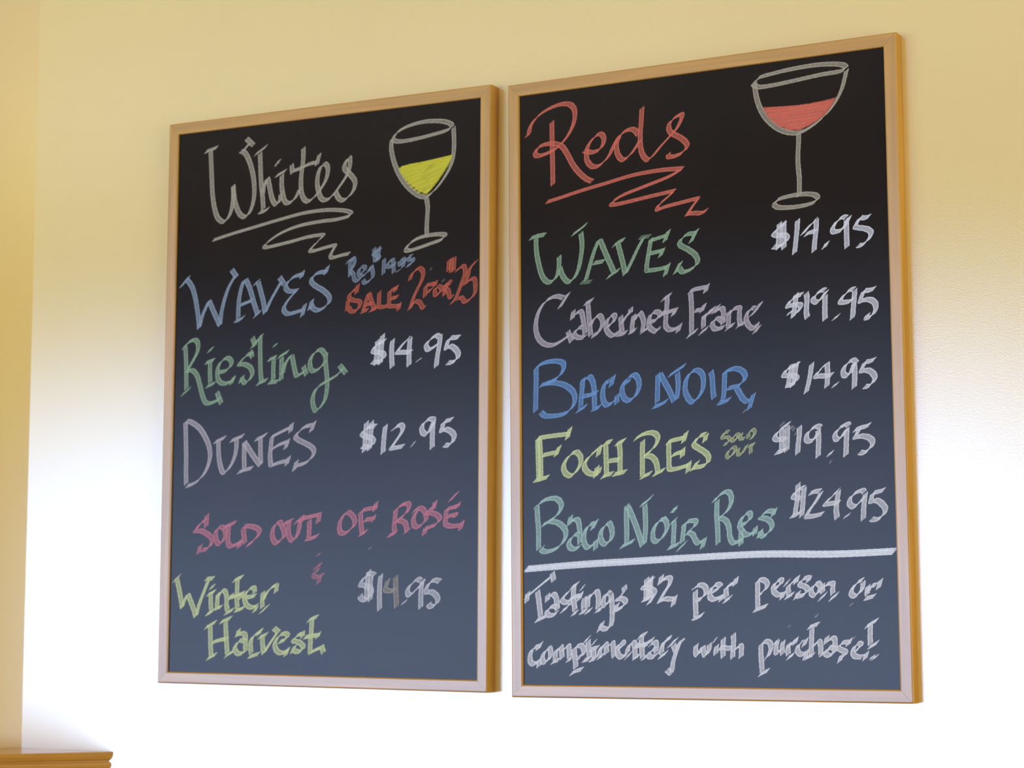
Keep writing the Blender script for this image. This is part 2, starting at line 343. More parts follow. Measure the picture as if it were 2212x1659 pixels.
CHALK = [
 ('L', 'word', 'cream', (65.6, 48.2), 'large cream chalk heading reading Whites', 1.0, '!716,-521 954,-466|821,-517 833,-700 853,-970 875,-1239 916,-1456 984,-1629 1091,-1710 1170,-1677 1232,-1589 1269,-1473 1285,-1341 1288,-1222 1278,-1128|1286,-1142 1300,-1276 1327,-1411 1383,-1548 1448,-1633 1528,-1664 1598,-1619 1655,-1518 1693,-1376 1700,-1218 1681,-1045 1638,-882 1579,-730 1505,-617 1417,-575|!1465,-586 1589,-459|!1524,-379 1670,-506|!1704,-662 1930,-539|1799,-645 1811,-858 1829,-1124 1861,-1351 1881,-1570|1803,-1610 1889,-1604 1982,-1565|1868,-1325 1879,-1234 1911,-1145 1954,-1076 1994,-1205 2025,-1339 2074,-1461 2134,-1512 2199,-1446 2215,-1342|!2113,-1051 2306,-976|2230,-1042 2228,-1199 2251,-1345 2289,-1467 2355,-1509 2447,-1480 2523,-1395 2575,-1295|!2117,-840 2194,-802|!2109,-853 2148,-860|2632,-640 2635,-804 2615,-972 2598,-1128 2601,-1284 2623,-1404 2678,-1487 2755,-1513 2861,-1450 2966,-1343 3055,-1221 3099,-1095 3097,-991 3043,-937 2975,-973 2924,-1079 2906,-1220 2928,-1352 2976,-1473 3053,-1521 3151,-1495 3240,-1418 3359,-1287 3462,-1154 3506,-1042 3516,-953 3503,-880 3444,-933 3408,-1020 3439,-1081 3492,-1125 3568,-1202 3614,-1284 3593,-1398 3512,-1494 3408,-1552 3317,-1515 3255,-1407|2438,-995 2577,-969 2730,-918 2898,-894|!2413,-888 2431,-1034|!2941,-768 2891,-946'),
 ('L', 'flourish', 'cream', (53.6, 40.1), 'cream chalk zigzag underline below Whites', 1.0, '904,-1995 1025,-1971 1263,-1923 1737,-1841 2205,-1761 2667,-1694 3048,-1680 3351,-1705 3531,-1752 3517,-1809 3277,-1847 2975,-1855 2593,-1890 2286,-1963 2055,-2063 1916,-2157 1948,-2192 2135,-2174 2444,-2132 2750,-2084 3024,-2072 2995,-2122 2874,-2216 2788,-2300 2861,-2316 3058,-2281 3254,-2257 3225,-2320 3173,-2412 3212,-2450 3362,-2426 3526,-2406'),
 ('L', 'glass', 'cream', (58.7, 45.2), 'cream chalk drawing of a tulip shaped wine glass', 1.0, '4305,-646 4376,-562 4569,-487 4825,-449 5048,-455 5238,-489 5352,-556 5271,-620 5018,-664 4700,-703 4443,-716 4321,-690 4293,-645|4277,-658 4269,-812 4317,-1014 4409,-1219 4548,-1414 4709,-1554 4838,-1621 4941,-1613 5090,-1504 5246,-1324 5346,-1153 5381,-1004 5391,-824 5377,-587|4909,-1641 4935,-1796 4925,-1962 4919,-2100 4923,-2239|4543,-2416 4622,-2327 4781,-2256 5002,-2225 5191,-2230 5250,-2258 5177,-2314 5004,-2356 4782,-2409 4607,-2440 4540,-2419'),
 ('L', 'wine', 'yellow', (57.1, 43.5), 'yellow chalk wine filling the drawn glass', 0.9, '#4391,-1134 4592,-1085 4784,-1072 4959,-1064 5180,-1040 5384,-1021 5338,-1110 5292,-1189 5105,-1422 4917,-1600 4757,-1531 4596,-1405 4449,-1251|!4432,-1137 4864,-1101|!4736,-1110 5353,-1043|!4465,-1197 4960,-1131|!5023,-1123 5338,-1083|!4514,-1257 4897,-1194|!5008,-1191 5307,-1108|!4547,-1323 4865,-1247|!4897,-1250 5276,-1160|!4579,-1375 4834,-1314|!4930,-1323 5229,-1225|!4628,-1435 4899,-1376|!4930,-1393 5167,-1303|!4693,-1483 4963,-1437|!4963,-1451 5105,-1380|!4757,-1538 4852,-1511|!4869,-1561 5011,-1497'),
 ('L', 'word', 'slate', (65.3, 49.7), 'slate blue chalk word WAVES', 1.0, '!273,-2728 435,-2558|399,-2612 501,-2736 565,-2901 616,-3127 647,-3302 658,-3426|664,-3414 709,-3256 781,-3100 853,-2981|853,-2994 924,-3133 1002,-3273 1072,-3400|1076,-3400 1093,-3217 1144,-3012 1228,-2796 1357,-2608|!1281,-2505 1388,-2635|1529,-2693 1480,-2812 1440,-2993 1429,-3176 1432,-3310|1565,-2684 1650,-2848 1720,-3047 1804,-3259|!1457,-3098 1705,-3028|1367,-3349 1462,-3330 1549,-3280|!1732,-3303 1869,-3214|!1729,-2792 1822,-2707|1808,-2749 1863,-2910 1917,-3084 1950,-3256|1957,-3232 2040,-3079 2139,-2928 2251,-2766|!2214,-2691 2310,-2818|2636,-2683 2522,-2694 2409,-2752 2336,-2844 2383,-2920 2484,-2936 2569,-2920|2541,-2936 2428,-3031 2337,-3134 2306,-3216 2369,-3286 2490,-3282 2689,-3239|!2661,-2625 2630,-2731|!2709,-3157 2655,-3345|3089,-2666 2963,-2669 2850,-2722 2823,-2804 2910,-2882 3052,-2963 3159,-3065 3157,-3160 3057,-3238 2945,-3267 2859,-3226 2830,-3164|!3127,-2579 3083,-2702|!2845,-3093 2796,-3246'),
 ('L', 'note', 'slate', (50.8, 39.2), 'small slate blue chalk note reading Reg $14.95', 0.74, '3468,-2555 3535,-2512 3621,-2476|3536,-2544 3540,-2661 3539,-2766|3542,-2545 3603,-2488 3622,-2550 3596,-2622 3544,-2682|3550,-2683 3600,-2739 3614,-2803 3663,-2848 3743,-2812|3730,-2748 3808,-2690 3810,-2637 3746,-2633 3700,-2693 3705,-2756 3761,-2781 3834,-2744|3930,-2625 3955,-2710 3959,-2805 3884,-2868 3811,-2892 3784,-2835|3858,-2735 3930,-2640|!3975,-2354 3996,-2566|!4066,-2340 4051,-2560|4103,-2385 4000,-2409 3966,-2443 4038,-2480 4077,-2520 3984,-2555|4160,-2536 4156,-2661 4151,-2776|4317,-2537 4210,-2644 4295,-2666 4379,-2614|4317,-2547 4333,-2653 4338,-2768|!4398,-2757 4440,-2723|4516,-2553 4445,-2593 4451,-2651 4523,-2604 4522,-2554|!4534,-2563 4500,-2696|4666,-2520 4594,-2546 4613,-2589 4684,-2579 4667,-2635 4572,-2680'),
 ('L', 'note', 'orange', (57.3, 45.0), 'orange chalk note reading SALE 2 for $25', 0.8, '!3689,-2903 3660,-3048|3653,-2974 3555,-3031 3529,-3103 3606,-3150 3705,-3167 3736,-3221 3670,-3312 3572,-3322 3522,-3250|!3510,-3134 3492,-3301|3887,-3052 3840,-3175 3793,-3319|3899,-3064 3937,-3181 3994,-3300|3828,-3238 3962,-3214|!3756,-3343 3878,-3314|!3915,-3332 4049,-3293|4082,-3044 4077,-3169 4085,-3279 4230,-3278|4263,-3045 4263,-3181 4254,-3284|4254,-3284 4399,-3288 4459,-3286|4275,-3041 4395,-3002|4289,-3164 4397,-3147|!4397,-2970 4360,-3062|!4403,-3127 4373,-3177|!4449,-3244 4424,-3357|4628,-2902 4657,-2821 4728,-2753 4811,-2728 4865,-2804 4837,-2927 4767,-3046 4697,-3177 4645,-3319 4621,-3359|4639,-3329 4721,-3240 4805,-3256 4865,-3342 4912,-3324|4909,-3014 4899,-3179|4909,-3004 4992,-2989 5074,-2984|!5092,-2944 5063,-3035|4934,-3104 5016,-3078|5134,-3021 5075,-3077 5088,-3160 5158,-3134 5193,-3064 5134,-3021|5257,-3006 5241,-3180|5240,-3046 5304,-2978 5345,-2986 5298,-3040 5258,-3080 5311,-3107 5337,-3207 5393,-3200|!5324,-2630 5308,-2804|!5412,-2605 5399,-2820|!5365,-2612 5355,-2828|5448,-2824 5518,-2757 5582,-2756 5600,-2844 5555,-2975 5498,-3114 5440,-3234 5359,-3316|5464,-3245 5545,-3230 5604,-3297 5708,-3250 5776,-3163 5781,-3041 5763,-2958 5694,-2963 5590,-3038|5601,-3019 5647,-2919 5681,-2799 5807,-2675'),
 ('L', 'word', 'green', (64.0, 49.9), 'green chalk word Riesling with looping tail', 1.0, '349,-3750 450,-3645 584,-3611 644,-3683 635,-3806 558,-3938 429,-4124|394,-3725 410,-3917 420,-4110 428,-4410|429,-4117 546,-4109 640,-4201 702,-4368 756,-4533 825,-4644 941,-4649 1105,-4588|!1036,-4477 1131,-4670|!338,-4502 503,-4393|!802,-3998 975,-3952|892,-3982 893,-4159 904,-4322|828,-4386 910,-4356 992,-4332|!847,-3816 945,-3760|1054,-4159 1193,-4145 1290,-4082 1313,-4002 1238,-3937 1140,-3967 1060,-4058 1038,-4179 1065,-4288 1149,-4346 1263,-4337 1376,-4275|!1368,-4241 1313,-4367|1726,-3894 1613,-3909 1517,-3985 1461,-4050 1567,-4055 1682,-4114 1725,-4210 1686,-4289 1590,-4358 1524,-4295|!1539,-4242 1492,-4347|!1712,-3631 1772,-3769|!1700,-3799 1906,-3588|!1676,-3845 1719,-3954|1866,-3626 1867,-3827 1874,-4029 1887,-4231 1905,-4352|1817,-4388 1913,-4352 2009,-4323|!2027,-4010 2178,-3964|2131,-4001 2126,-4175 2130,-4335|!2042,-4371 2218,-4359|!2135,-3801 2174,-3756|!2218,-3979 2408,-3888|2282,-3982 2281,-4155 2281,-4342|2303,-4250 2356,-4079 2465,-3951|2481,-3965 2515,-4113 2549,-4234 2582,-4286 2722,-4222|!2697,-4135 2755,-4283|3110,-3996 3030,-3900 2921,-3921 2829,-4035 2828,-4168 2895,-4226 3019,-4176 3111,-4075|3117,-3957 3111,-4089 3129,-4234 3148,-4419 3135,-4576 3090,-4719 2953,-4852 2888,-4751 2886,-4619 2962,-4490 3116,-4405 3255,-4345 3378,-4272 3438,-4196|!3368,-4153 3493,-4290'),
 ('L', 'price', 'white', (70.4, 56.0), 'white chalk price $14.95 beside Riesling', 1.0, '4195,-3814 4105,-3840 4024,-3883 3979,-3959 4034,-3985 4125,-3997 4180,-4039 4154,-4100 4064,-4142 3963,-4130|4059,-3799 4045,-3985 4037,-4172|4149,-3718 4129,-3943 4114,-4168|4331,-3805 4316,-3913 4316,-4046 4327,-4233|4627,-3790 4538,-3863 4459,-3944 4414,-4004 4486,-4009 4576,-4012 4665,-4013|4645,-3799 4633,-3907 4626,-4046 4628,-4223|!4778,-4161 4822,-4125|5160,-3811 5107,-3781 5019,-3823 4940,-3892 4931,-3945 4972,-3993 5047,-3967 5143,-3910|5173,-3789 5165,-3903 5140,-4040 5121,-4147 5111,-4262|5510,-3826 5432,-3833 5344,-3836 5303,-3903 5284,-3986 5354,-3959 5433,-4002 5491,-4081 5474,-4157 5391,-4206 5304,-4209'),
 ('L', 'word', 'lavender', (66.9, 52.8), 'lavender chalk word DUNES', 1.0, '424,-4936 437,-5167 453,-5514 455,-5744 464,-5951|445,-4925 560,-4958 718,-5061 834,-5214 908,-5365 926,-5526 874,-5697 779,-5832 640,-5932 472,-5984|1011,-5288 1219,-5215|1088,-5268 1092,-5439 1117,-5611 1172,-5761 1232,-5776 1334,-5674 1413,-5516 1440,-5358 1435,-5255|1325,-5275 1448,-5239 1572,-5197|1594,-5294 1591,-5453 1594,-5589 1604,-5726|1481,-5785 1625,-5743 1755,-5718|1595,-5306 1715,-5457 1827,-5595 1911,-5682|1917,-5665 1907,-5496 1902,-5247|1807,-5272 1915,-5236 2017,-5188|2120,-5254 2102,-5400 2091,-5535 2108,-5693|2099,-5242 2254,-5179 2494,-5086|2123,-5434 2244,-5370 2418,-5319|2115,-5693 2249,-5651 2451,-5617|!2493,-5035 2469,-5175|!2431,-5286 2380,-5430|!2452,-5555 2405,-5689|2868,-5076 2749,-5094 2630,-5169 2567,-5245 2632,-5303 2767,-5363 2888,-5433 2918,-5512 2851,-5611 2732,-5674 2586,-5704|!2920,-5022 2857,-5176|!2598,-5626 2547,-5782'),
 ('L', 'price', 'white', (71.8, 58.2), 'white chalk price $12.95 beside DUNES', 1.0, '4043,-5131 3954,-5132 3866,-5163 3798,-5236 3858,-5280 3957,-5308 4007,-5360 3978,-5426 3900,-5449 3801,-5434|3874,-5062 3858,-5297 3841,-5515|3968,-5057 3952,-5300 3930,-5492|4219,-5124 4201,-5249 4188,-5391 4180,-5549|4351,-5202 4414,-5147 4496,-5127 4531,-5176 4502,-5250 4426,-5348 4359,-5429 4313,-5480|!4313,-5480 4398,-5474 4544,-5453|!4688,-5447 4741,-5407|5077,-5062 5000,-5051 4924,-5090 4867,-5162 4878,-5246 4945,-5285 5002,-5233 5067,-5103|5078,-5062 5059,-5169 5051,-5334 5052,-5499|5399,-5069 5324,-5087 5248,-5109 5230,-5175 5211,-5240 5287,-5218 5372,-5253 5429,-5313 5421,-5386 5355,-5458 5261,-5456'),
 ('L', 'word', 'pink', (71.2, 57.3), 'pink chalk words SOLD OUT', 0.95, '!889,-6446 875,-6647|860,-6536 775,-6576 702,-6655 666,-6705 778,-6706 903,-6758 991,-6829 975,-6929 896,-6998 798,-7010|!771,-6937 737,-7068|1158,-6640 1086,-6689 1066,-6789 1090,-6879 1152,-6920 1224,-6851 1259,-6761 1232,-6671 1158,-6640|1220,-6661 1341,-6612 1456,-6574|1323,-6642 1310,-6771 1311,-6891 1361,-6956 1481,-6922 1578,-6883|!1567,-6843 1519,-6982|1597,-6665 1618,-6794 1639,-6913|1609,-6640 1729,-6641 1850,-6667 1914,-6727 1865,-6816 1771,-6894 1676,-6948|2290,-6574 2208,-6622 2162,-6720 2164,-6819 2225,-6908 2320,-6869 2383,-6791 2363,-6683 2290,-6574|!2362,-6614 2532,-6557|2468,-6586 2459,-6723 2484,-6821 2544,-6876 2614,-6813 2653,-6725 2674,-6608 2714,-6500|2580,-6602 2702,-6535 2842,-6512 3028,-6475|!3040,-6456 3013,-6602|!2713,-6491 2709,-6598|2849,-6561 2851,-6688 2842,-6824|2790,-6853 2907,-6839 3016,-6797'),
 ('L', 'word', 'pink', (66.6, 54.9), 'pink chalk words OF ROSÉ with accent stroke', 0.95, '3538,-6440 3458,-6516 3408,-6622 3416,-6738 3497,-6773 3610,-6711 3683,-6625 3665,-6529 3595,-6460 3538,-6442|3789,-6463 3793,-6588 3816,-6762|3766,-6472 3845,-6415 4071,-6380|!4064,-6303 4043,-6428|3859,-6570 3994,-6552|!4033,-6504 4006,-6591|3771,-6795 3839,-6771 3906,-6734|4419,-6433 4404,-6557 4394,-6681 4407,-6767|4397,-6442 4508,-6358 4618,-6326 4658,-6360 4620,-6455 4532,-6530 4410,-6605|4443,-6586 4544,-6597 4605,-6655 4618,-6760|4284,-6818 4379,-6786 4445,-6748|!4585,-6778 4662,-6713|4720,-6461 4818,-6401 4896,-6421 4951,-6498 4947,-6592 4843,-6676 4766,-6676 4732,-6599 4753,-6504 4819,-6429|5125,-6349 5049,-6404 4962,-6474 5061,-6480 5160,-6519 5195,-6577 5128,-6651 5030,-6688 4943,-6715|!5114,-6301 5077,-6433|!4948,-6687 4922,-6810|5311,-6418 5299,-6521 5294,-6634 5357,-6677 5465,-6679 5562,-6666|5311,-6427 5398,-6405 5517,-6374|5323,-6540 5399,-6518 5485,-6505|!5516,-6336 5495,-6411|!5485,-6496 5453,-6552|!5586,-6609 5547,-6740|5365,-6305 5429,-6240 5504,-6171'),
 ('L', 'word', 'pink', (62.3, 50.8), 'small faint pink chalk ampersand', 0.7, '!3007,-7114 3054,-7069|3084,-7244 3003,-7272 2961,-7329|3047,-7318 2967,-7363 2941,-7419 3006,-7442 3127,-7402|!3053,-7453 3032,-7544'),
 ('L', 'word', 'lemon', (65.7, 53.2), 'yellow green chalk word Winter', 1.0, '!250,-7514 379,-7420|322,-7479 371,-7655 411,-7818 436,-7935|436,-7924 477,-7818 547,-7712|547,-7724 608,-7841 669,-7968 707,-8073|714,-8061 768,-7886 849,-7699 938,-7501|!887,-7475 1045,-7463|!929,-7728 1078,-7664|993,-7711 996,-7838 1011,-7977|915,-8036 1000,-8001 1071,-7954|!977,-7623 1062,-7577|1136,-7698 1124,-7814 1120,-7930|1130,-7768 1192,-7675 1263,-7663 1301,-7744 1304,-7883 1327,-7975|!1085,-7948 1212,-7909|!1279,-8021 1440,-7951|1430,-7506 1514,-7466 1605,-7437|1507,-7489 1504,-7651 1500,-7789 1517,-7939|1469,-7974 1567,-7950 1650,-7915|1365,-7767 1478,-7743 1617,-7696|!1409,-7709 1366,-7801|!1617,-7673 1570,-7789|1661,-7759 1773,-7753 1863,-7727|1842,-7695 1833,-7615 1756,-7621 1674,-7696 1648,-7788 1706,-7891 1805,-7919 1902,-7879|!1891,-7902 1834,-7994|2002,-7672 1990,-7786 1993,-7924|2005,-7809 2051,-7717 2133,-7626 2256,-7557|!2266,-7557 2245,-7682|!1953,-8010 2110,-7877'),
 ('L', 'word', 'lemon', (68.9, 56.8), 'yellow green chalk word Harvest', 1.0, '900,-8248 1000,-8199 1105,-8150|994,-8214 1001,-8367 1008,-8520 1024,-8692|948,-8737 1024,-8702 1117,-8662|1036,-8481 1171,-8441 1335,-8410|1194,-8159 1293,-8119 1398,-8085|1294,-8143 1299,-8267 1312,-8411 1335,-8648|1295,-8697 1376,-8648 1474,-8599|1498,-8360 1590,-8330 1660,-8339 1685,-8405 1681,-8510 1690,-8614|!1548,-8264 1533,-8360|1674,-8453 1581,-8435 1512,-8493 1479,-8570 1539,-8645 1632,-8634 1678,-8595|1784,-8423 1780,-8518 1794,-8640|1779,-8451 1835,-8365 1983,-8278|!1988,-8250 1921,-8350|1755,-8688 1841,-8668 1944,-8638|!1939,-8387 2093,-8329|2002,-8382 2011,-8504 2036,-8636|2042,-8617 2148,-8474 2293,-8293|!2212,-8237 2316,-8302|2319,-8453 2432,-8413 2479,-8356 2442,-8319 2339,-8339 2261,-8425 2240,-8510 2287,-8594 2379,-8621 2492,-8581|!2489,-8544 2437,-8667|2781,-8315 2680,-8335 2602,-8392 2591,-8430 2682,-8447 2764,-8502 2763,-8558 2684,-8597 2605,-8579|!2752,-8287 2759,-8371|!2615,-8504 2566,-8617|2850,-8122 2934,-8079 3029,-8051|2923,-8108 2920,-8229 2906,-8388 2902,-8490 2898,-8612|2898,-8612 2998,-8563 3120,-8515|!3109,-8497 3149,-8607|2793,-8371 2927,-8350 3061,-8330|!3061,-8293 3029,-8377'),
 ('L', 'price', 'white', (71.7, 60.1), 'white chalk price $14.95 with duller digit beside Winter Harvest', 0.85, '4057,-7416 3990,-7388 3916,-7409 3835,-7486 3802,-7556 3877,-7570 3969,-7605 4002,-7661 3979,-7738 3897,-7787 3814,-7767 3796,-7718|3949,-7346 3918,-7535 3914,-7801|3991,-7430 3977,-7605 3980,-7801|4164,-7409 4149,-7535 4143,-7709 4150,-7939|!4561,-7846 4605,-7797|4873,-7499 4816,-7471 4728,-7527 4656,-7603 4640,-7672 4681,-7714 4762,-7658 4857,-7575 4921,-7499|4905,-7485 4882,-7602 4875,-7741 4877,-7906|5209,-7505 5113,-7485 5033,-7519 4978,-7595 4971,-7664 5059,-7664 5139,-7712 5172,-7773 5149,-7842 5069,-7884 5013,-7857 5037,-7822'),
 ('L', 'digit', 'cream', (73.0, 60.7), 'duller grey chalk digit 4 in the lowest price', 0.75, '4296,-7479 4260,-7576 4249,-7632 4331,-7653 4437,-7631|4426,-7430 4432,-7604 4443,-7777 4448,-7895'),
 ('R', 'word', 'red', (62.1, 48.1), 'large coral red chalk heading reading Reds', 1.0, '295,-816 337,-761 360,-669 457,-546 606,-457 754,-407 901,-385 1025,-407 1096,-488 1105,-609 1057,-763 954,-911 821,-1029 674,-1093 511,-1128 438,-1094 483,-1005 601,-965 748,-968 880,-1022 966,-1138 1066,-1321 1180,-1465 1294,-1563 1380,-1605|722,-631 723,-831 725,-1058 730,-1325 731,-1591|1249,-1129 1371,-1169 1500,-1144 1566,-1059 1574,-968 1518,-908 1431,-938 1329,-1046 1292,-1160 1298,-1280 1368,-1373 1469,-1390 1584,-1324 1671,-1228 1744,-1092 1831,-970 1945,-905 2058,-905 2134,-992|1830,-983 1779,-1109 1799,-1242 1875,-1335 1982,-1288 2082,-1182 2161,-1073|2196,-594 2179,-827 2162,-1021 2167,-1178 2193,-1285 2269,-1378 2346,-1341 2487,-1200 2628,-1074 2740,-970 2811,-849 2826,-773 2743,-789 2645,-855 2616,-943 2657,-1025 2766,-1089 2861,-1165 2901,-1246 2831,-1329 2720,-1368 2610,-1369 2608,-1317'),
 ('R', 'flourish', 'red', (55.2, 43.8), 'coral red chalk zigzag underline below Reds', 1.0, '623,-1839 813,-1805 1177,-1729 1608,-1654 2034,-1581 2454,-1553 2827,-1563|2827,-1563 2591,-1665 2172,-1777 1861,-1863 1693,-1951 1732,-1987 2029,-1957 2310,-1920 2698,-1875|!2698,-1875 2559,-1977|2559,-1977 2447,-2056 2418,-2125 2585,-2089 3066,-2021|!3066,-2021 2982,-2115 2870,-2258|2885,-2233 2994,-2231 3102,-2241 3198,-2200'),
 ('R', 'glass', 'cream', (55.7, 45.0), 'cream chalk drawing of a wide bowled wine glass', 1.0, '3948,-442 4028,-377 4172,-354 4457,-322 4809,-306 5060,-318 5239,-348 5309,-398 5223,-441 4945,-453 4665,-478 4382,-504 4168,-518 4011,-515 3933,-468 3948,-442|3955,-450 3966,-603 4019,-802 4116,-978 4269,-1132 4437,-1219 4606,-1241 4789,-1172 4973,-1051 5115,-906 5230,-718 5289,-537 5317,-433|4592,-1237 4592,-1359 4577,-1560 4578,-1709 4591,-1899 4583,-2141|4204,-2225 4261,-2163 4417,-2131 4628,-2119 4795,-2142 4856,-2195 4806,-2250 4652,-2282 4456,-2290 4273,-2273 4204,-2225'),
 ('R', 'wine', 'red', (55.9, 44.4), 'coral red chalk wine filling the drawn glass', 0.95, '#4048,-812 4375,-844 4727,-843 4964,-827 5166,-802 5115,-906 4973,-1051 4790,-1151 4606,-1218 4438,-1192 4270,-1098 4130,-966|!4118,-855 4656,-885|!4174,-916 5074,-874|!4159,-969 5045,-925|!4229,-1032 4932,-1019|!4298,-1094 4847,-1077|!4411,-1148 4720,-1130'),
 ('R', 'word', 'green', (60.0, 47.9), 'green chalk word WAVES', 1.0, '344,-2365 463,-2337 596,-2330|442,-2361 447,-2563 481,-2755 542,-2949 632,-3044 722,-3032 792,-2944 821,-2809 823,-2671|835,-2847 882,-2976 971,-3068 1060,-3028 1137,-2897 1180,-2726 1203,-2541 1184,-2352|1047,-2371 1171,-2301 1282,-2230|1476,-2484 1400,-2646 1329,-2851 1258,-3069|1497,-2492 1569,-2660 1655,-2853 1714,-2982|1384,-2824 1561,-2808|1605,-3059 1707,-3000 1802,-2952|1705,-2598 1794,-2544 1888,-2515|1780,-2555 1831,-2745 1869,-2896 1894,-3033|1901,-3022 2004,-2845 2100,-2669 2195,-2518|2314,-2541 2278,-2722 2243,-2902 2235,-3000|2287,-2575 2407,-2549 2565,-2514|2271,-2758 2404,-2745 2496,-2728|2235,-3006 2400,-3001 2571,-2979|!2593,-2443 2524,-2608|!2507,-2705 2449,-2822|!2582,-2931 2523,-3103|3009,-2530 2879,-2530 2773,-2606 2772,-2679 2888,-2750 3003,-2845 3034,-2956 2948,-3034 2805,-3071 2754,-3006|!3036,-2472 2929,-2656|!2775,-2922 2681,-3085'),
 ('R', 'word', 'green', (52.0, 41.0), 'faint green chalk serifs of WAVES', 0.5, '!1176,-3093 1347,-3094|!2129,-2512 2302,-2503'),
 ('R', 'price', 'white', (60.8, 50.2), 'white chalk price $14.95 beside WAVES', 1.0, '4373,-2513 4308,-2537 4242,-2586 4192,-2643 4257,-2672 4354,-2673 4393,-2715 4376,-2768 4310,-2808 4253,-2834 4181,-2824|4281,-2496 4269,-2673 4259,-2858|4346,-2487 4345,-2680 4341,-2865|4551,-2475 4540,-2620 4520,-2773 4496,-2947|4830,-2490 4749,-2555 4676,-2625 4618,-2689|4658,-2700 4731,-2669 4818,-2661|4826,-2501 4819,-2646 4795,-2812 4784,-2942|4924,-2912 4952,-2872 4977,-2828|5264,-2511 5209,-2499 5130,-2545 5065,-2630 5067,-2688 5142,-2691 5221,-2652 5307,-2500|5260,-2534 5260,-2686 5260,-2838 5262,-2930|5599,-2520 5536,-2539 5459,-2531|5459,-2531 5419,-2587 5390,-2652 5463,-2674 5548,-2697 5609,-2748 5591,-2815 5536,-2878 5465,-2917 5418,-2913'),
 ('R', 'word', 'lavender', (60.5, 48.7), 'lavender chalk word Cabernet', 1.0, '889,-3300 796,-3270 703,-3277 588,-3334 492,-3449 439,-3586 427,-3735 468,-3869 561,-3960 686,-3991 810,-3957 987,-3857|!973,-3236 821,-3445|!956,-3799 1017,-3962|1020,-3608 1103,-3540 1175,-3526 1205,-3621 1224,-3753 1238,-3865|!1052,-3499 1030,-3628|1203,-3761 1142,-3756 1080,-3808 1059,-3862 1120,-3903 1212,-3909 1253,-3875|!1233,-3419 1371,-3360|1289,-3414 1298,-3554 1311,-3703 1330,-3890|1326,-3741 1378,-3652 1470,-3603 1520,-3681 1514,-3754 1457,-3843 1385,-3912|!1391,-3857 1365,-3920|1579,-3786 1671,-3737 1724,-3658 1703,-3611 1642,-3634 1591,-3704 1579,-3796 1619,-3872 1679,-3913 1760,-3891|1813,-3637 1822,-3757 1835,-3878|1822,-3748 1883,-3670 1984,-3567|!1975,-3529 1974,-3612|!1770,-3846 1769,-3919|1779,-3906 1850,-3897 1910,-3873|2024,-3634 2002,-3751 1990,-3879|1950,-3890 2010,-3871 2055,-3847|2022,-3725 2093,-3630 2128,-3614 2172,-3708 2176,-3782 2154,-3881|2139,-3898 2199,-3866 2259,-3833|2260,-3751 2340,-3748 2409,-3707 2435,-3645 2361,-3612 2292,-3653 2261,-3742 2269,-3825 2328,-3884 2387,-3897 2417,-3844'),
 ('R', 'word', 'lavender', (60.3, 48.5), 'lavender chalk letter t ending Cabernet', 1.0, '2470,-3456 2535,-3413 2612,-3380|2552,-3411 2549,-3513 2536,-3622 2525,-3748 2524,-3827 2570,-3885 2646,-3890 2723,-3864|!2749,-3819 2709,-3934|2454,-3672 2531,-3638 2676,-3609|!2694,-3587 2633,-3692|!2498,-3604 2450,-3695'),
 ('R', 'word', 'lavender', (59.2, 48.8), 'lavender chalk word Franc', 1.0, '2891,-3374 2959,-3339 3161,-3316|!3183,-3279 3143,-3393|2917,-3375 2927,-3518 2929,-3651 2926,-3792 2924,-3948|2971,-3646 3089,-3631|!3132,-3556 3080,-3670|2855,-4014 2923,-3972 3008,-3923|3121,-3712 3111,-3789 3109,-3898|!3045,-3980 3180,-3895|3111,-3774 3163,-3699 3264,-3636|!3272,-3614 3204,-3710|!3348,-3588 3263,-3699|3296,-3678 3372,-3636 3413,-3663 3415,-3748 3405,-3864|3401,-3825 3336,-3778 3269,-3800 3243,-3861 3283,-3926 3358,-3923 3425,-3905|3495,-3692 3493,-3785 3487,-3909|3449,-3949 3507,-3910 3574,-3880|3502,-3739 3561,-3666 3660,-3650 3659,-3719 3657,-3797 3664,-3882|3614,-3925 3664,-3890 3738,-3872|3897,-3675 3840,-3671 3782,-3728 3756,-3804 3779,-3890 3835,-3948 3900,-3953 3926,-3885|3988,-3597 3905,-3706 3822,-3785|!3957,-3926 3874,-4028'),
 ('R', 'price', 'white', (63.2, 53.1), 'white chalk price $19.95 beside Cabernet Franc', 1.0, '4597,-3532 4540,-3542 4468,-3570 4411,-3620 4381,-3679 4445,-3670 4530,-3669 4572,-3693 4535,-3758 4492,-3802 4449,-3826|4505,-3519 4491,-3660 4471,-3760 4455,-3840|!4422,-3756 4392,-3801|4653,-3516 4666,-3592 4656,-3706 4651,-3793 4666,-3868|4934,-3498 4886,-3494 4822,-3529 4764,-3579 4756,-3625 4798,-3656 4854,-3633 4955,-3506|4929,-3578 4923,-3692 4920,-3806 4921,-3913|!5046,-3919 5114,-3853|5350,-3516 5295,-3519 5224,-3567 5161,-3636 5152,-3682 5215,-3687 5284,-3678 5354,-3630|5357,-3524 5346,-3656 5329,-3789 5320,-3888 5305,-3927|5644,-3526 5576,-3547 5487,-3547|5487,-3547 5458,-3612 5435,-3690 5497,-3674 5579,-3681 5639,-3732 5651,-3799 5622,-3870 5566,-3919 5504,-3928|!5540,-3871 5504,-3928'),
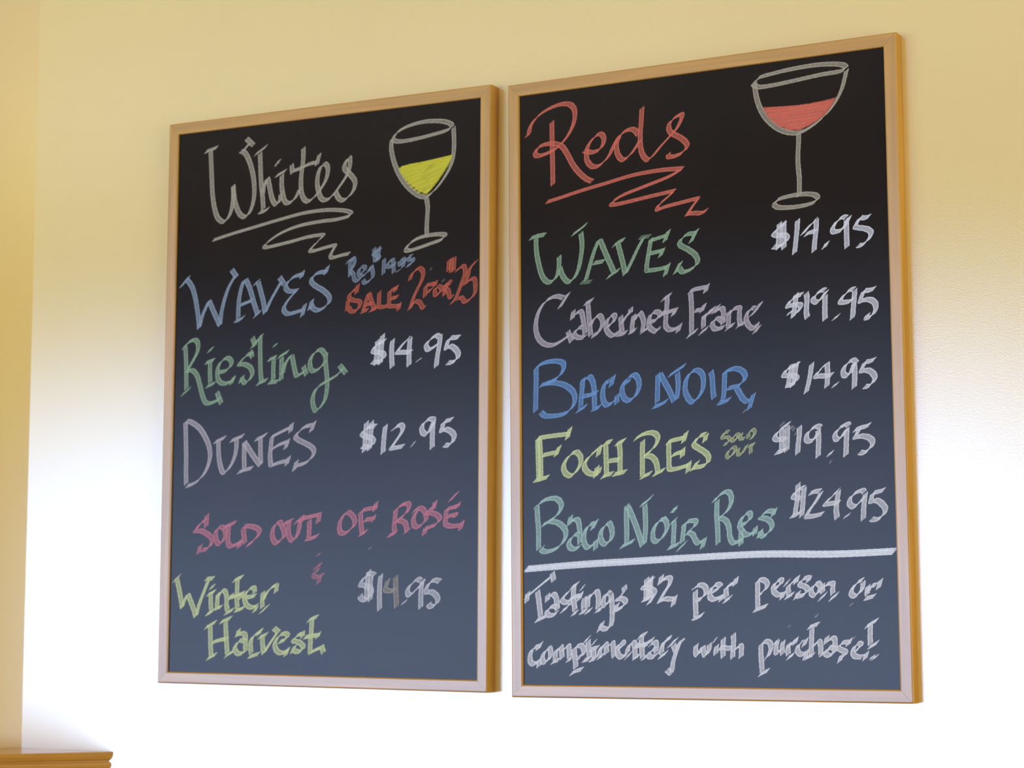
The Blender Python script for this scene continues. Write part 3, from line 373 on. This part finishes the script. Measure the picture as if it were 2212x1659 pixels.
 ('R', 'word', 'blue', (66.9, 54.3), 'bright blue chalk word BACO', 1.0, '427,-4320 425,-4506 419,-4708 412,-4958|408,-4323 495,-4267 613,-4234 757,-4231 855,-4257 886,-4307 862,-4394 790,-4470 691,-4521 583,-4555 492,-4579|583,-4555 691,-4549 825,-4569 949,-4624 1037,-4709 1063,-4806 1035,-4901 954,-4985 838,-5027 686,-5040 569,-5030 498,-4970|1217,-4503 1190,-4549 1180,-4669 1165,-4788 1154,-4931|1216,-4543 1296,-4492 1348,-4558 1373,-4671 1376,-4799 1379,-4950|1187,-4773 1267,-4769 1425,-4730|1092,-4992 1167,-4956 1247,-4916|1344,-4972 1405,-4964 1476,-4931|1603,-4549 1541,-4625 1513,-4727 1516,-4830 1555,-4912 1607,-4922 1677,-4886 1738,-4834|!1691,-4498 1645,-4655|!1629,-4558 1620,-4598|!1739,-4779 1737,-4913|2037,-4507 1968,-4514 1881,-4581 1827,-4673 1826,-4767 1868,-4849 1937,-4876 2015,-4833 2077,-4741 2095,-4640 2071,-4552 2020,-4506|!1933,-4568 1906,-4629'),
 ('R', 'word', 'blue', (64.1, 53.3), 'bright blue chalk word NOIR', 1.0, '2392,-4513 2386,-4641 2380,-4792 2374,-4927|2312,-4988 2418,-4960 2533,-4905|2425,-4515 2489,-4632 2560,-4756 2639,-4926|2672,-4905 2698,-4771 2704,-4644 2694,-4516|2559,-4557 2670,-4492 2817,-4414|2969,-4494 2904,-4521 2838,-4607 2812,-4710 2819,-4815 2874,-4916 2937,-4949 3019,-4878 3077,-4785 3095,-4666 3081,-4568 3025,-4505 2969,-4494|3209,-4524 3228,-4614 3234,-4726 3240,-4838 3254,-4913|3424,-4536 3414,-4662 3407,-4810 3385,-4950|3400,-4572 3480,-4525 3583,-4509 3677,-4544 3730,-4621 3697,-4700 3618,-4755 3523,-4772 3459,-4783|3593,-4783 3639,-4860 3685,-4936 3747,-4983 3802,-4957|!3850,-4878 3776,-5095|3313,-4983 3392,-4972 3496,-4933'),
 ('R', 'price', 'white', (63.0, 53.7), 'white chalk price $14.95 beside BACO NOIR', 1.0, '4526,-4500 4455,-4523 4383,-4539 4326,-4589 4303,-4648 4367,-4652 4444,-4663 4493,-4693 4471,-4745 4413,-4782 4350,-4792|4419,-4514 4396,-4627 4372,-4740 4349,-4812|4491,-4484 4466,-4631 4450,-4731 4420,-4810|4712,-4505 4691,-4644 4660,-4776 4622,-4908|4945,-4505 4867,-4574 4796,-4637 4767,-4689 4830,-4685 4913,-4690 5011,-4676|4938,-4518 4939,-4625 4937,-4725 4923,-4844|!5020,-4850 5074,-4793|5359,-4544 5319,-4495 5256,-4511 5193,-4567 5164,-4632 5176,-4692 5231,-4702 5281,-4645 5325,-4535|5325,-4535 5329,-4648 5326,-4754 5316,-4879|5619,-4500 5557,-4523 5475,-4531|5475,-4531 5453,-4583 5424,-4647 5500,-4645 5567,-4675 5613,-4744 5591,-4809 5528,-4864 5460,-4867'),
 ('R', 'word', 'lemon', (65.4, 54.1), 'yellow chalk word FOCH', 1.0, '444,-5358 447,-5477 450,-5625 453,-5774 460,-5951|473,-5367 488,-5627 491,-5960|436,-5365 478,-5352 693,-5332 965,-5315|!979,-5227 928,-5387|517,-5613 625,-5595 741,-5578|!803,-5485 740,-5629|385,-5978 497,-5960 613,-5931|1085,-5584 1003,-5603 912,-5688 866,-5782 886,-5871 951,-5924 1016,-5919 1099,-5834 1147,-5741 1141,-5653 1085,-5584|1467,-5520 1377,-5589 1271,-5672 1205,-5772 1221,-5846 1293,-5907 1406,-5918|!1459,-5519 1425,-5657|!1411,-5809 1381,-5961|!1447,-5832 1422,-5926|1491,-5521 1556,-5472 1645,-5454|1552,-5487 1554,-5633 1557,-5778 1559,-5931|1482,-5968 1559,-5938 1655,-5920|1585,-5736 1681,-5729 1769,-5725|1712,-5501 1789,-5468 1861,-5442|1765,-5481 1779,-5605 1777,-5750 1775,-5924|1671,-5935 1767,-5917 1867,-5899'),
 ('R', 'word', 'lemon', (63.3, 53.1), 'yellow chalk word RES after FOCH', 1.0, '2013,-5442 2107,-5387 2208,-5358 2309,-5362 2373,-5416 2362,-5499 2287,-5597 2148,-5692|2138,-5464 2131,-5608 2129,-5776 2126,-5969|2185,-5685 2268,-5697 2331,-5758 2357,-5835 2365,-5919|2102,-5998 2181,-5963 2264,-5932|2300,-5963 2383,-5928 2470,-5893|2549,-5491 2543,-5624 2545,-5750 2548,-5875 2602,-5894 2729,-5874 2856,-5837|2517,-5514 2590,-5484 2790,-5451|!2819,-5369 2771,-5517|2587,-5701 2660,-5671 2769,-5650|!2765,-5600 2750,-5725|!2859,-5795 2832,-5944|3114,-5415 3025,-5436 2952,-5508 2933,-5557 3004,-5610 3101,-5672 3153,-5740 3143,-5815 3071,-5862 2927,-5881|!3128,-5416 3095,-5522|!2991,-5792 2895,-5921'),
 ('R', 'note', 'lemon', (39.3, 33.2), 'tiny dull yellow chalk note reading SOLD OUT', 0.6, '3470,-5398 3408,-5403 3363,-5476 3451,-5471 3477,-5514 3432,-5561 3388,-5568|3576,-5436 3522,-5483 3521,-5532 3583,-5502 3611,-5445 3576,-5436|3659,-5423 3636,-5500 3706,-5499|3756,-5427 3759,-5501|3769,-5420 3831,-5381 3856,-5432 3793,-5519|3528,-5615 3456,-5670 3429,-5735 3464,-5761 3535,-5698 3563,-5633 3528,-5615|3607,-5635 3597,-5717 3649,-5719 3703,-5647 3739,-5591|!3756,-5616 3853,-5579|3791,-5618 3789,-5716'),
 ('R', 'price', 'white', (62.9, 54.3), 'white chalk price $19.95 beside FOCH RES', 1.0, '4368,-5322 4290,-5362 4197,-5431 4149,-5501 4179,-5539 4256,-5535 4317,-5545|4330,-5655 4268,-5696 4160,-5720|4255,-5397 4252,-5550 4244,-5717|4336,-5364 4333,-5517 4321,-5705|4512,-5372 4510,-5488 4492,-5611 4481,-5748|4823,-5401 4771,-5377 4694,-5410 4624,-5479 4615,-5558 4660,-5582 4729,-5556 4788,-5457|4785,-5421 4789,-5573 4782,-5695 4776,-5803|!4927,-5795 4977,-5732|5221,-5405 5214,-5369 5147,-5387 5071,-5434 5024,-5511 5045,-5569 5105,-5558 5206,-5426|5198,-5440 5187,-5590 5180,-5711 5174,-5804|5526,-5390 5458,-5416 5369,-5433 5302,-5459|5377,-5434 5345,-5497 5314,-5552 5396,-5542 5492,-5560 5557,-5620 5540,-5691 5487,-5745 5427,-5772 5368,-5762'),
 ('R', 'word', 'teal', (65.6, 54.8), 'pale teal chalk word Baco', 1.0, '424,-6371 433,-6535 446,-6707 444,-6879 448,-6990|395,-6379 483,-6304 599,-6256 734,-6252 810,-6314 819,-6400 751,-6500 654,-6566 509,-6640|635,-6583 750,-6603 845,-6665 892,-6743 881,-6836 804,-6937 688,-7003 554,-7026 487,-6991 526,-6957|!975,-6515 945,-6650|960,-6608 1036,-6567 1093,-6586 1116,-6697 1119,-6807 1118,-6918|1110,-6790 1053,-6780 977,-6838 938,-6914 975,-6983 1051,-6993 1127,-6952|1348,-6635 1291,-6642 1224,-6708 1185,-6809 1194,-6919 1249,-6979 1316,-6947 1401,-6881|!1391,-6585 1318,-6719|!1373,-6872 1371,-7007|1591,-6624 1516,-6672 1459,-6756 1453,-6848 1494,-6925 1560,-6926 1626,-6852 1638,-6751 1610,-6658 1573,-6623'),
 ('R', 'word', 'teal', (64.6, 54.0), 'pale teal chalk letter N beginning Noir', 1.0, '1874,-6378 1867,-6530 1869,-6740 1866,-6916|1773,-6981 1875,-6937 1982,-6893|1892,-6404 1964,-6557 2035,-6735 2114,-6971|2142,-6946 2163,-6746 2166,-6579 2159,-6386|2095,-6393 2178,-6345 2280,-6264'),
 ('R', 'word', 'teal', (61.3, 52.9), 'pale teal chalk letters oir and Res', 1.0, '2470,-6593 2382,-6617 2302,-6714 2276,-6811 2290,-6892 2358,-6911 2437,-6842 2497,-6736 2488,-6638 2441,-6583|!2546,-6675 2649,-6597|2610,-6641 2605,-6756 2596,-6872 2590,-6969|2512,-7012 2599,-6983 2687,-6945|!2573,-6489 2657,-6437|!2583,-6476 2637,-6477|2764,-6671 2753,-6760 2737,-6866 2731,-6937|2749,-6706 2808,-6646 2885,-6630 2947,-6640 2922,-6711 2785,-6823|2824,-6797 2891,-6825 2928,-6896 2975,-6950 3052,-6908|!3077,-6882 3031,-7022|!2652,-7046 2793,-6929|3219,-6374 3301,-6288 3397,-6238 3463,-6258 3489,-6355 3450,-6468 3372,-6554 3276,-6622|3272,-6358 3263,-6551 3274,-6772 3275,-6965|3324,-6606 3399,-6643 3444,-6741 3452,-6863 3497,-6952 3563,-6945 3657,-6903|!3622,-6797 3618,-6989|3614,-6709 3699,-6685 3766,-6617 3758,-6547 3702,-6554 3635,-6622 3605,-6718 3650,-6807 3724,-6852 3846,-6794|!3838,-6741 3826,-6854|4111,-6530 4019,-6528 3944,-6578 3915,-6612 3998,-6632 4071,-6686 4079,-6764 4012,-6841 3938,-6874 3911,-6821|!4135,-6496 4096,-6599|!3921,-6786 3886,-6890'),
 ('R', 'price', 'white', (62.4, 54.7), 'white chalk price $24.95 beside Baco Noir Res', 1.0, '4566,-6214 4497,-6233 4435,-6274 4404,-6338 4449,-6354 4517,-6371|4529,-6529 4451,-6585 4367,-6604|4476,-6160 4464,-6355 4438,-6498 4421,-6598|4566,-6221 4548,-6357 4533,-6501 4519,-6615|4640,-6302 4716,-6276 4799,-6271|4807,-6286 4775,-6342 4713,-6434 4643,-6518 4580,-6617|4580,-6617 4693,-6613 4830,-6581|5062,-6265 4986,-6327 4909,-6397 4863,-6453 4938,-6448 5065,-6437|5058,-6280 5036,-6408 5018,-6528 5030,-6657|!5146,-6646 5192,-6597|5425,-6313 5403,-6283 5337,-6296 5261,-6336 5215,-6399 5214,-6463 5272,-6500 5340,-6459 5431,-6362|5439,-6320 5422,-6419 5408,-6539 5401,-6681|5705,-6282 5631,-6305 5542,-6323|5542,-6323 5526,-6380 5517,-6436 5591,-6424 5663,-6468 5713,-6541 5689,-6617 5621,-6672 5548,-6684 5511,-6669'),
 ('R', 'line', 'bold', (71.3, 61.1), 'thick white chalk rule across the board', 1.3, '238,-7264 1197,-7205 2045,-7173 2872,-7141 3941,-7110 4973,-7128 5830,-7105|238,-7284 1197,-7231 2045,-7198 2871,-7161 3940,-7130 4973,-7147 5825,-7124'),
 ('R', 'word', 'white', (66.6, 56.6), 'white chalk word Tastings', 1.15, '222,-7689 285,-7650 403,-7564 511,-7485 646,-7392|!259,-7618 240,-7760|!664,-7329 689,-7456|421,-7595 446,-7770 471,-7975|390,-8030 489,-7991 578,-7952|!590,-7644 580,-7747|598,-7692 670,-7645 723,-7693 739,-7787 747,-7874|748,-7835 677,-7818 606,-7850 570,-7905 605,-7952 685,-7944 747,-7905|936,-7600 873,-7662 820,-7725 872,-7765 952,-7765 942,-7804 871,-7859 809,-7898|!972,-7553 1086,-7492|1016,-7546 1006,-7656 1013,-7758 1030,-7883|934,-7726 1023,-7687 1137,-7665|!1133,-7625 1093,-7735|!985,-7938 1069,-7899|!1125,-7578 1182,-7536|1181,-7696 1171,-7774 1170,-7860|!1117,-7915 1213,-7884|1251,-7666 1237,-7759 1231,-7853|1250,-7712 1321,-7635 1382,-7612 1407,-7675 1406,-7776 1397,-7854|!1204,-7915 1292,-7869|!1370,-7893 1466,-7854|1598,-7653 1555,-7629 1503,-7691 1484,-7769 1510,-7816 1571,-7769 1615,-7700|1607,-7653 1622,-7777 1625,-7917 1619,-8026 1592,-8119 1514,-8150 1445,-8126|!1472,-8049 1410,-8181|!1815,-7538 1831,-7608|1822,-7624 1744,-7685 1709,-7724 1778,-7716 1838,-7756 1820,-7810 1751,-7856 1681,-7886|!1710,-7786 1655,-7925'),
 ('R', 'word', 'white', (63.4, 55.0), 'white chalk words $2 per', 1.15, '!2172,-7430 2155,-7739|!2236,-7416 2219,-7724|!2205,-7492 2193,-7708|2282,-7439 2188,-7484 2111,-7561 2196,-7569 2271,-7601 2296,-7647 2253,-7716 2192,-7800|2100,-7746 2193,-7716 2236,-7693|!2409,-7395 2374,-7517|2383,-7487 2451,-7441 2518,-7427 2543,-7458 2517,-7534 2456,-7618 2387,-7725 2361,-7778|2362,-7763 2446,-7725 2530,-7730 2606,-7726|!2610,-7688 2571,-7826|2920,-7615 2917,-7736 2920,-7851 2922,-7972|2895,-7588 2958,-7539 3032,-7540 3081,-7586 3072,-7662 3004,-7729 2921,-7752|2876,-8002 2950,-7987 3034,-7942|3171,-7640 3245,-7602 3303,-7558 3255,-7527 3189,-7556 3146,-7624 3137,-7693 3185,-7738 3259,-7724 3342,-7687|!3330,-7687 3300,-7762|3385,-7574 3383,-7649 3390,-7717|3368,-7596 3434,-7544 3525,-7499|!3542,-7439 3516,-7545|3348,-7770 3406,-7740 3460,-7703'),
 ('R', 'word', 'white', (58.4, 52.0), 'white chalk words person or', 1.15, '3856,-7488 3853,-7626 3851,-7755 3853,-7857|3851,-7488 3911,-7470 3979,-7498 3998,-7554 3957,-7618 3857,-7700|3793,-7898 3883,-7866 3987,-7830|4105,-7592 4175,-7556 4210,-7510 4196,-7473 4137,-7500 4086,-7564 4094,-7638 4152,-7684 4221,-7675|!4241,-7639 4200,-7740|!4243,-7556 4323,-7488|4312,-7548 4300,-7612 4309,-7676|4321,-7557 4361,-7512 4450,-7449|!4445,-7430 4409,-7531|!4259,-7726 4377,-7668|4615,-7451 4537,-7459 4478,-7513 4477,-7550 4554,-7578 4582,-7624 4542,-7678 4464,-7705 4425,-7695|!4624,-7442 4584,-7514|!4455,-7641 4405,-7741|4748,-7525 4690,-7543 4640,-7606 4638,-7670 4686,-7698 4745,-7643 4766,-7571 4728,-7525|4800,-7544 4794,-7617 4802,-7662|4794,-7608 4862,-7545 4949,-7536 4942,-7600 4945,-7682|!4742,-7757 4850,-7672|!4896,-7758 5017,-7673|5377,-7487 5300,-7522 5232,-7594 5202,-7666 5248,-7711 5315,-7676 5364,-7604 5376,-7514|5445,-7569 5429,-7632 5432,-7695|5438,-7659 5487,-7578 5562,-7561|!5625,-7490 5584,-7615|5394,-7744 5455,-7731 5535,-7709'),
 ('R', 'word', 'white', (66.9, 57.3), 'white chalk letters complim of complimentary', 1.15, '431,-8400 369,-8412 314,-8467 289,-8546 299,-8625 346,-8655 409,-8630 464,-8593|!473,-8345 417,-8448|!443,-8581 435,-8696|623,-8411 561,-8448 512,-8508 491,-8575 511,-8629 559,-8623 614,-8562 629,-8490 616,-8417|718,-8447 704,-8513 703,-8586|724,-8477 772,-8417 800,-8405 806,-8477 818,-8573|813,-8471 867,-8416 922,-8392 928,-8464 934,-8560|648,-8634 716,-8604 771,-8591|!893,-8603 981,-8560|1013,-8428 1015,-8512 1028,-8602 1033,-8710|989,-8452 1050,-8398 1117,-8386 1164,-8433 1157,-8499 1109,-8553 1062,-8554|951,-8794 1033,-8752 1141,-8721|!1158,-8350 1260,-8265|1236,-8313 1238,-8403 1250,-8499 1256,-8565|!1155,-8601 1263,-8570|!1299,-8367 1359,-8322|!1258,-8445 1398,-8409|1325,-8439 1324,-8510 1330,-8558|!1263,-8594 1363,-8564|1445,-8414 1418,-8474 1410,-8534|1418,-8462 1465,-8391 1519,-8361 1524,-8426 1530,-8503|!1390,-8564 1484,-8510'),
 ('R', 'word', 'white', (64.6, 56.0), 'white chalk letters entary of complimentary', 1.15, '1525,-8420 1585,-8366 1627,-8344 1633,-8414 1638,-8478 1649,-8547|1704,-8435 1763,-8408 1800,-8360 1782,-8333 1734,-8360 1698,-8414 1697,-8478 1726,-8531 1773,-8547 1857,-8498|!1928,-8477 1826,-8562|1876,-8397 1857,-8456 1857,-8493|1876,-8408 1912,-8354 1959,-8338 1970,-8391 1975,-8466 1974,-8551|2025,-8279 2084,-8242 2158,-8215|2078,-8269 2077,-8348 2082,-8434 2092,-8550|1976,-8407 2059,-8380 2171,-8359|!2030,-8338 2000,-8397|!2165,-8327 2135,-8407|!1950,-8567 2051,-8513|!2085,-8572 2162,-8529|!2254,-8274 2206,-8348|2205,-8380 2264,-8337 2305,-8348 2310,-8411 2303,-8486|2304,-8433 2251,-8438 2204,-8481 2186,-8518 2220,-8544 2285,-8533 2338,-8475|2410,-8369 2391,-8422 2390,-8496|2398,-8390 2439,-8321 2521,-8268|!2522,-8252 2480,-8321|2349,-8549 2407,-8517 2472,-8474|!2502,-8406 2625,-8279|2572,-8368 2588,-8411 2611,-8463|2700,-8300 2652,-8379 2611,-8474 2580,-8558 2556,-8648 2543,-8753|!2462,-8722 2542,-8779|!2706,-8300 2717,-8326'),
 ('R', 'word', 'white', (61.6, 54.1), 'white chalk word with', 1.15, '2922,-8367 2907,-8430 2914,-8488 2931,-8514 2966,-8483 3001,-8420 3024,-8388|3024,-8404 3029,-8461 3056,-8519 3091,-8482 3115,-8430 3116,-8356|!3173,-8330 3225,-8288|3232,-8377 3217,-8434 3215,-8502|3330,-8278 3325,-8356 3318,-8434 3325,-8543|3262,-8419 3330,-8408 3392,-8418 3454,-8418|3480,-8220 3484,-8303 3477,-8407 3467,-8485 3468,-8553|3481,-8459 3516,-8418 3555,-8386 3595,-8386 3596,-8459 3589,-8542'),
 ('R', 'word', 'white', (58.1, 52.5), 'white chalk word purchase with exclamation mark', 1.15, '3887,-8371 3884,-8491 3891,-8612 3897,-8732|3878,-8371 3940,-8323 4008,-8331 4033,-8387 4023,-8451 3987,-8523 3943,-8563|3853,-8780 3914,-8748 3992,-8715|4137,-8314 4110,-8386 4108,-8474 4151,-8466 4186,-8418|4214,-8314 4195,-8402 4202,-8498|!4068,-8362 4137,-8306|4299,-8346 4280,-8418 4287,-8505|4289,-8402 4341,-8338 4410,-8298|!4406,-8274 4375,-8362|!4268,-8553 4368,-8489|4494,-8322 4442,-8361 4416,-8425 4440,-8481 4499,-8496 4559,-8448|!4550,-8282 4510,-8385|!4559,-8433 4522,-8560|4583,-8134 4651,-8107 4731,-8083|4633,-8139 4626,-8274 4620,-8369 4617,-8488|4636,-8401 4696,-8329 4738,-8321 4753,-8400 4751,-8487|4531,-8552 4591,-8520 4654,-8496|!4849,-8250 4825,-8352|4864,-8305 4915,-8273 4956,-8289 4958,-8384 4943,-8478|4742,-8503 4793,-8479 4862,-8416 4912,-8384|4953,-8415 4879,-8400 4836,-8447 4826,-8487 4868,-8510 4935,-8478|5146,-8328 5063,-8336 5004,-8399 5061,-8439 5110,-8462 5084,-8517 5041,-8549|!5180,-8281 5137,-8375|!5051,-8494 5015,-8596|5242,-8446 5309,-8398 5327,-8359 5286,-8343 5227,-8399 5209,-8477 5257,-8524 5347,-8524|!5406,-8461 5371,-8563|5399,-8124 5474,-8077 5565,-8030|5465,-8077 5459,-8178 5456,-8273 5458,-8359|5433,-8398 5499,-8366 5565,-8327|!5461,-8554 5495,-8507|!5486,-8562 5549,-8499'),
 ('L', 'mark', 'cream', (4.8, 3.8), 'faint thin stray chalk scratches', 0.25, '!4978,-2771 5027,-2728|!5192,-2971 5250,-2923'),
 ('L', 'mark', 'white', (4.9, 4.0), 'faint thin stray chalk scratch', 0.25, '!3933,-7022 3994,-6979'),
 ('R', 'mark', 'white', (4.1, 3.5), 'faint thin chalk scratches above the price $19.95', 0.25, '!4366,-5402 4417,-5353|!4389,-5396 4436,-5361|!4408,-5429 4459,-5377|!4437,-5492 4476,-5450|!4225,-5359 4300,-5293|!4322,-5342 4388,-5297|!4932,-5903 4974,-5854'),
 ('R', 'mark', 'white', (4.2, 3.5), 'faint thin chalk scratch below NOIR', 0.25, '!3681,-5142 3737,-5090'),
 ('R', 'mark', 'white', (4.0, 3.6), 'faint thin chalk scratches below person or', 0.25, '!4679,-7998 4733,-7943|!5179,-7846 5227,-7797'),
 ('R', 'mark', 'white', (4.1, 3.6), 'faint thin chalk scratches around purchase', 0.25, '!4948,-8277 4991,-8234|!5205,-8296 5256,-8249|!4277,-8138 4330,-8090|!4679,-7995 4704,-7972'),
]
for b_, kind, col, nib, label, dens, data in CHALK:
    par = BL if b_ == 'L' else BR
    if kind == 'wine': par = last['glass']
    o = chalk(par, NAMES[kind], col, nib, label, dens, data)
    last[kind] = o
    if kind == 'wine': o.location.y = -0.0004
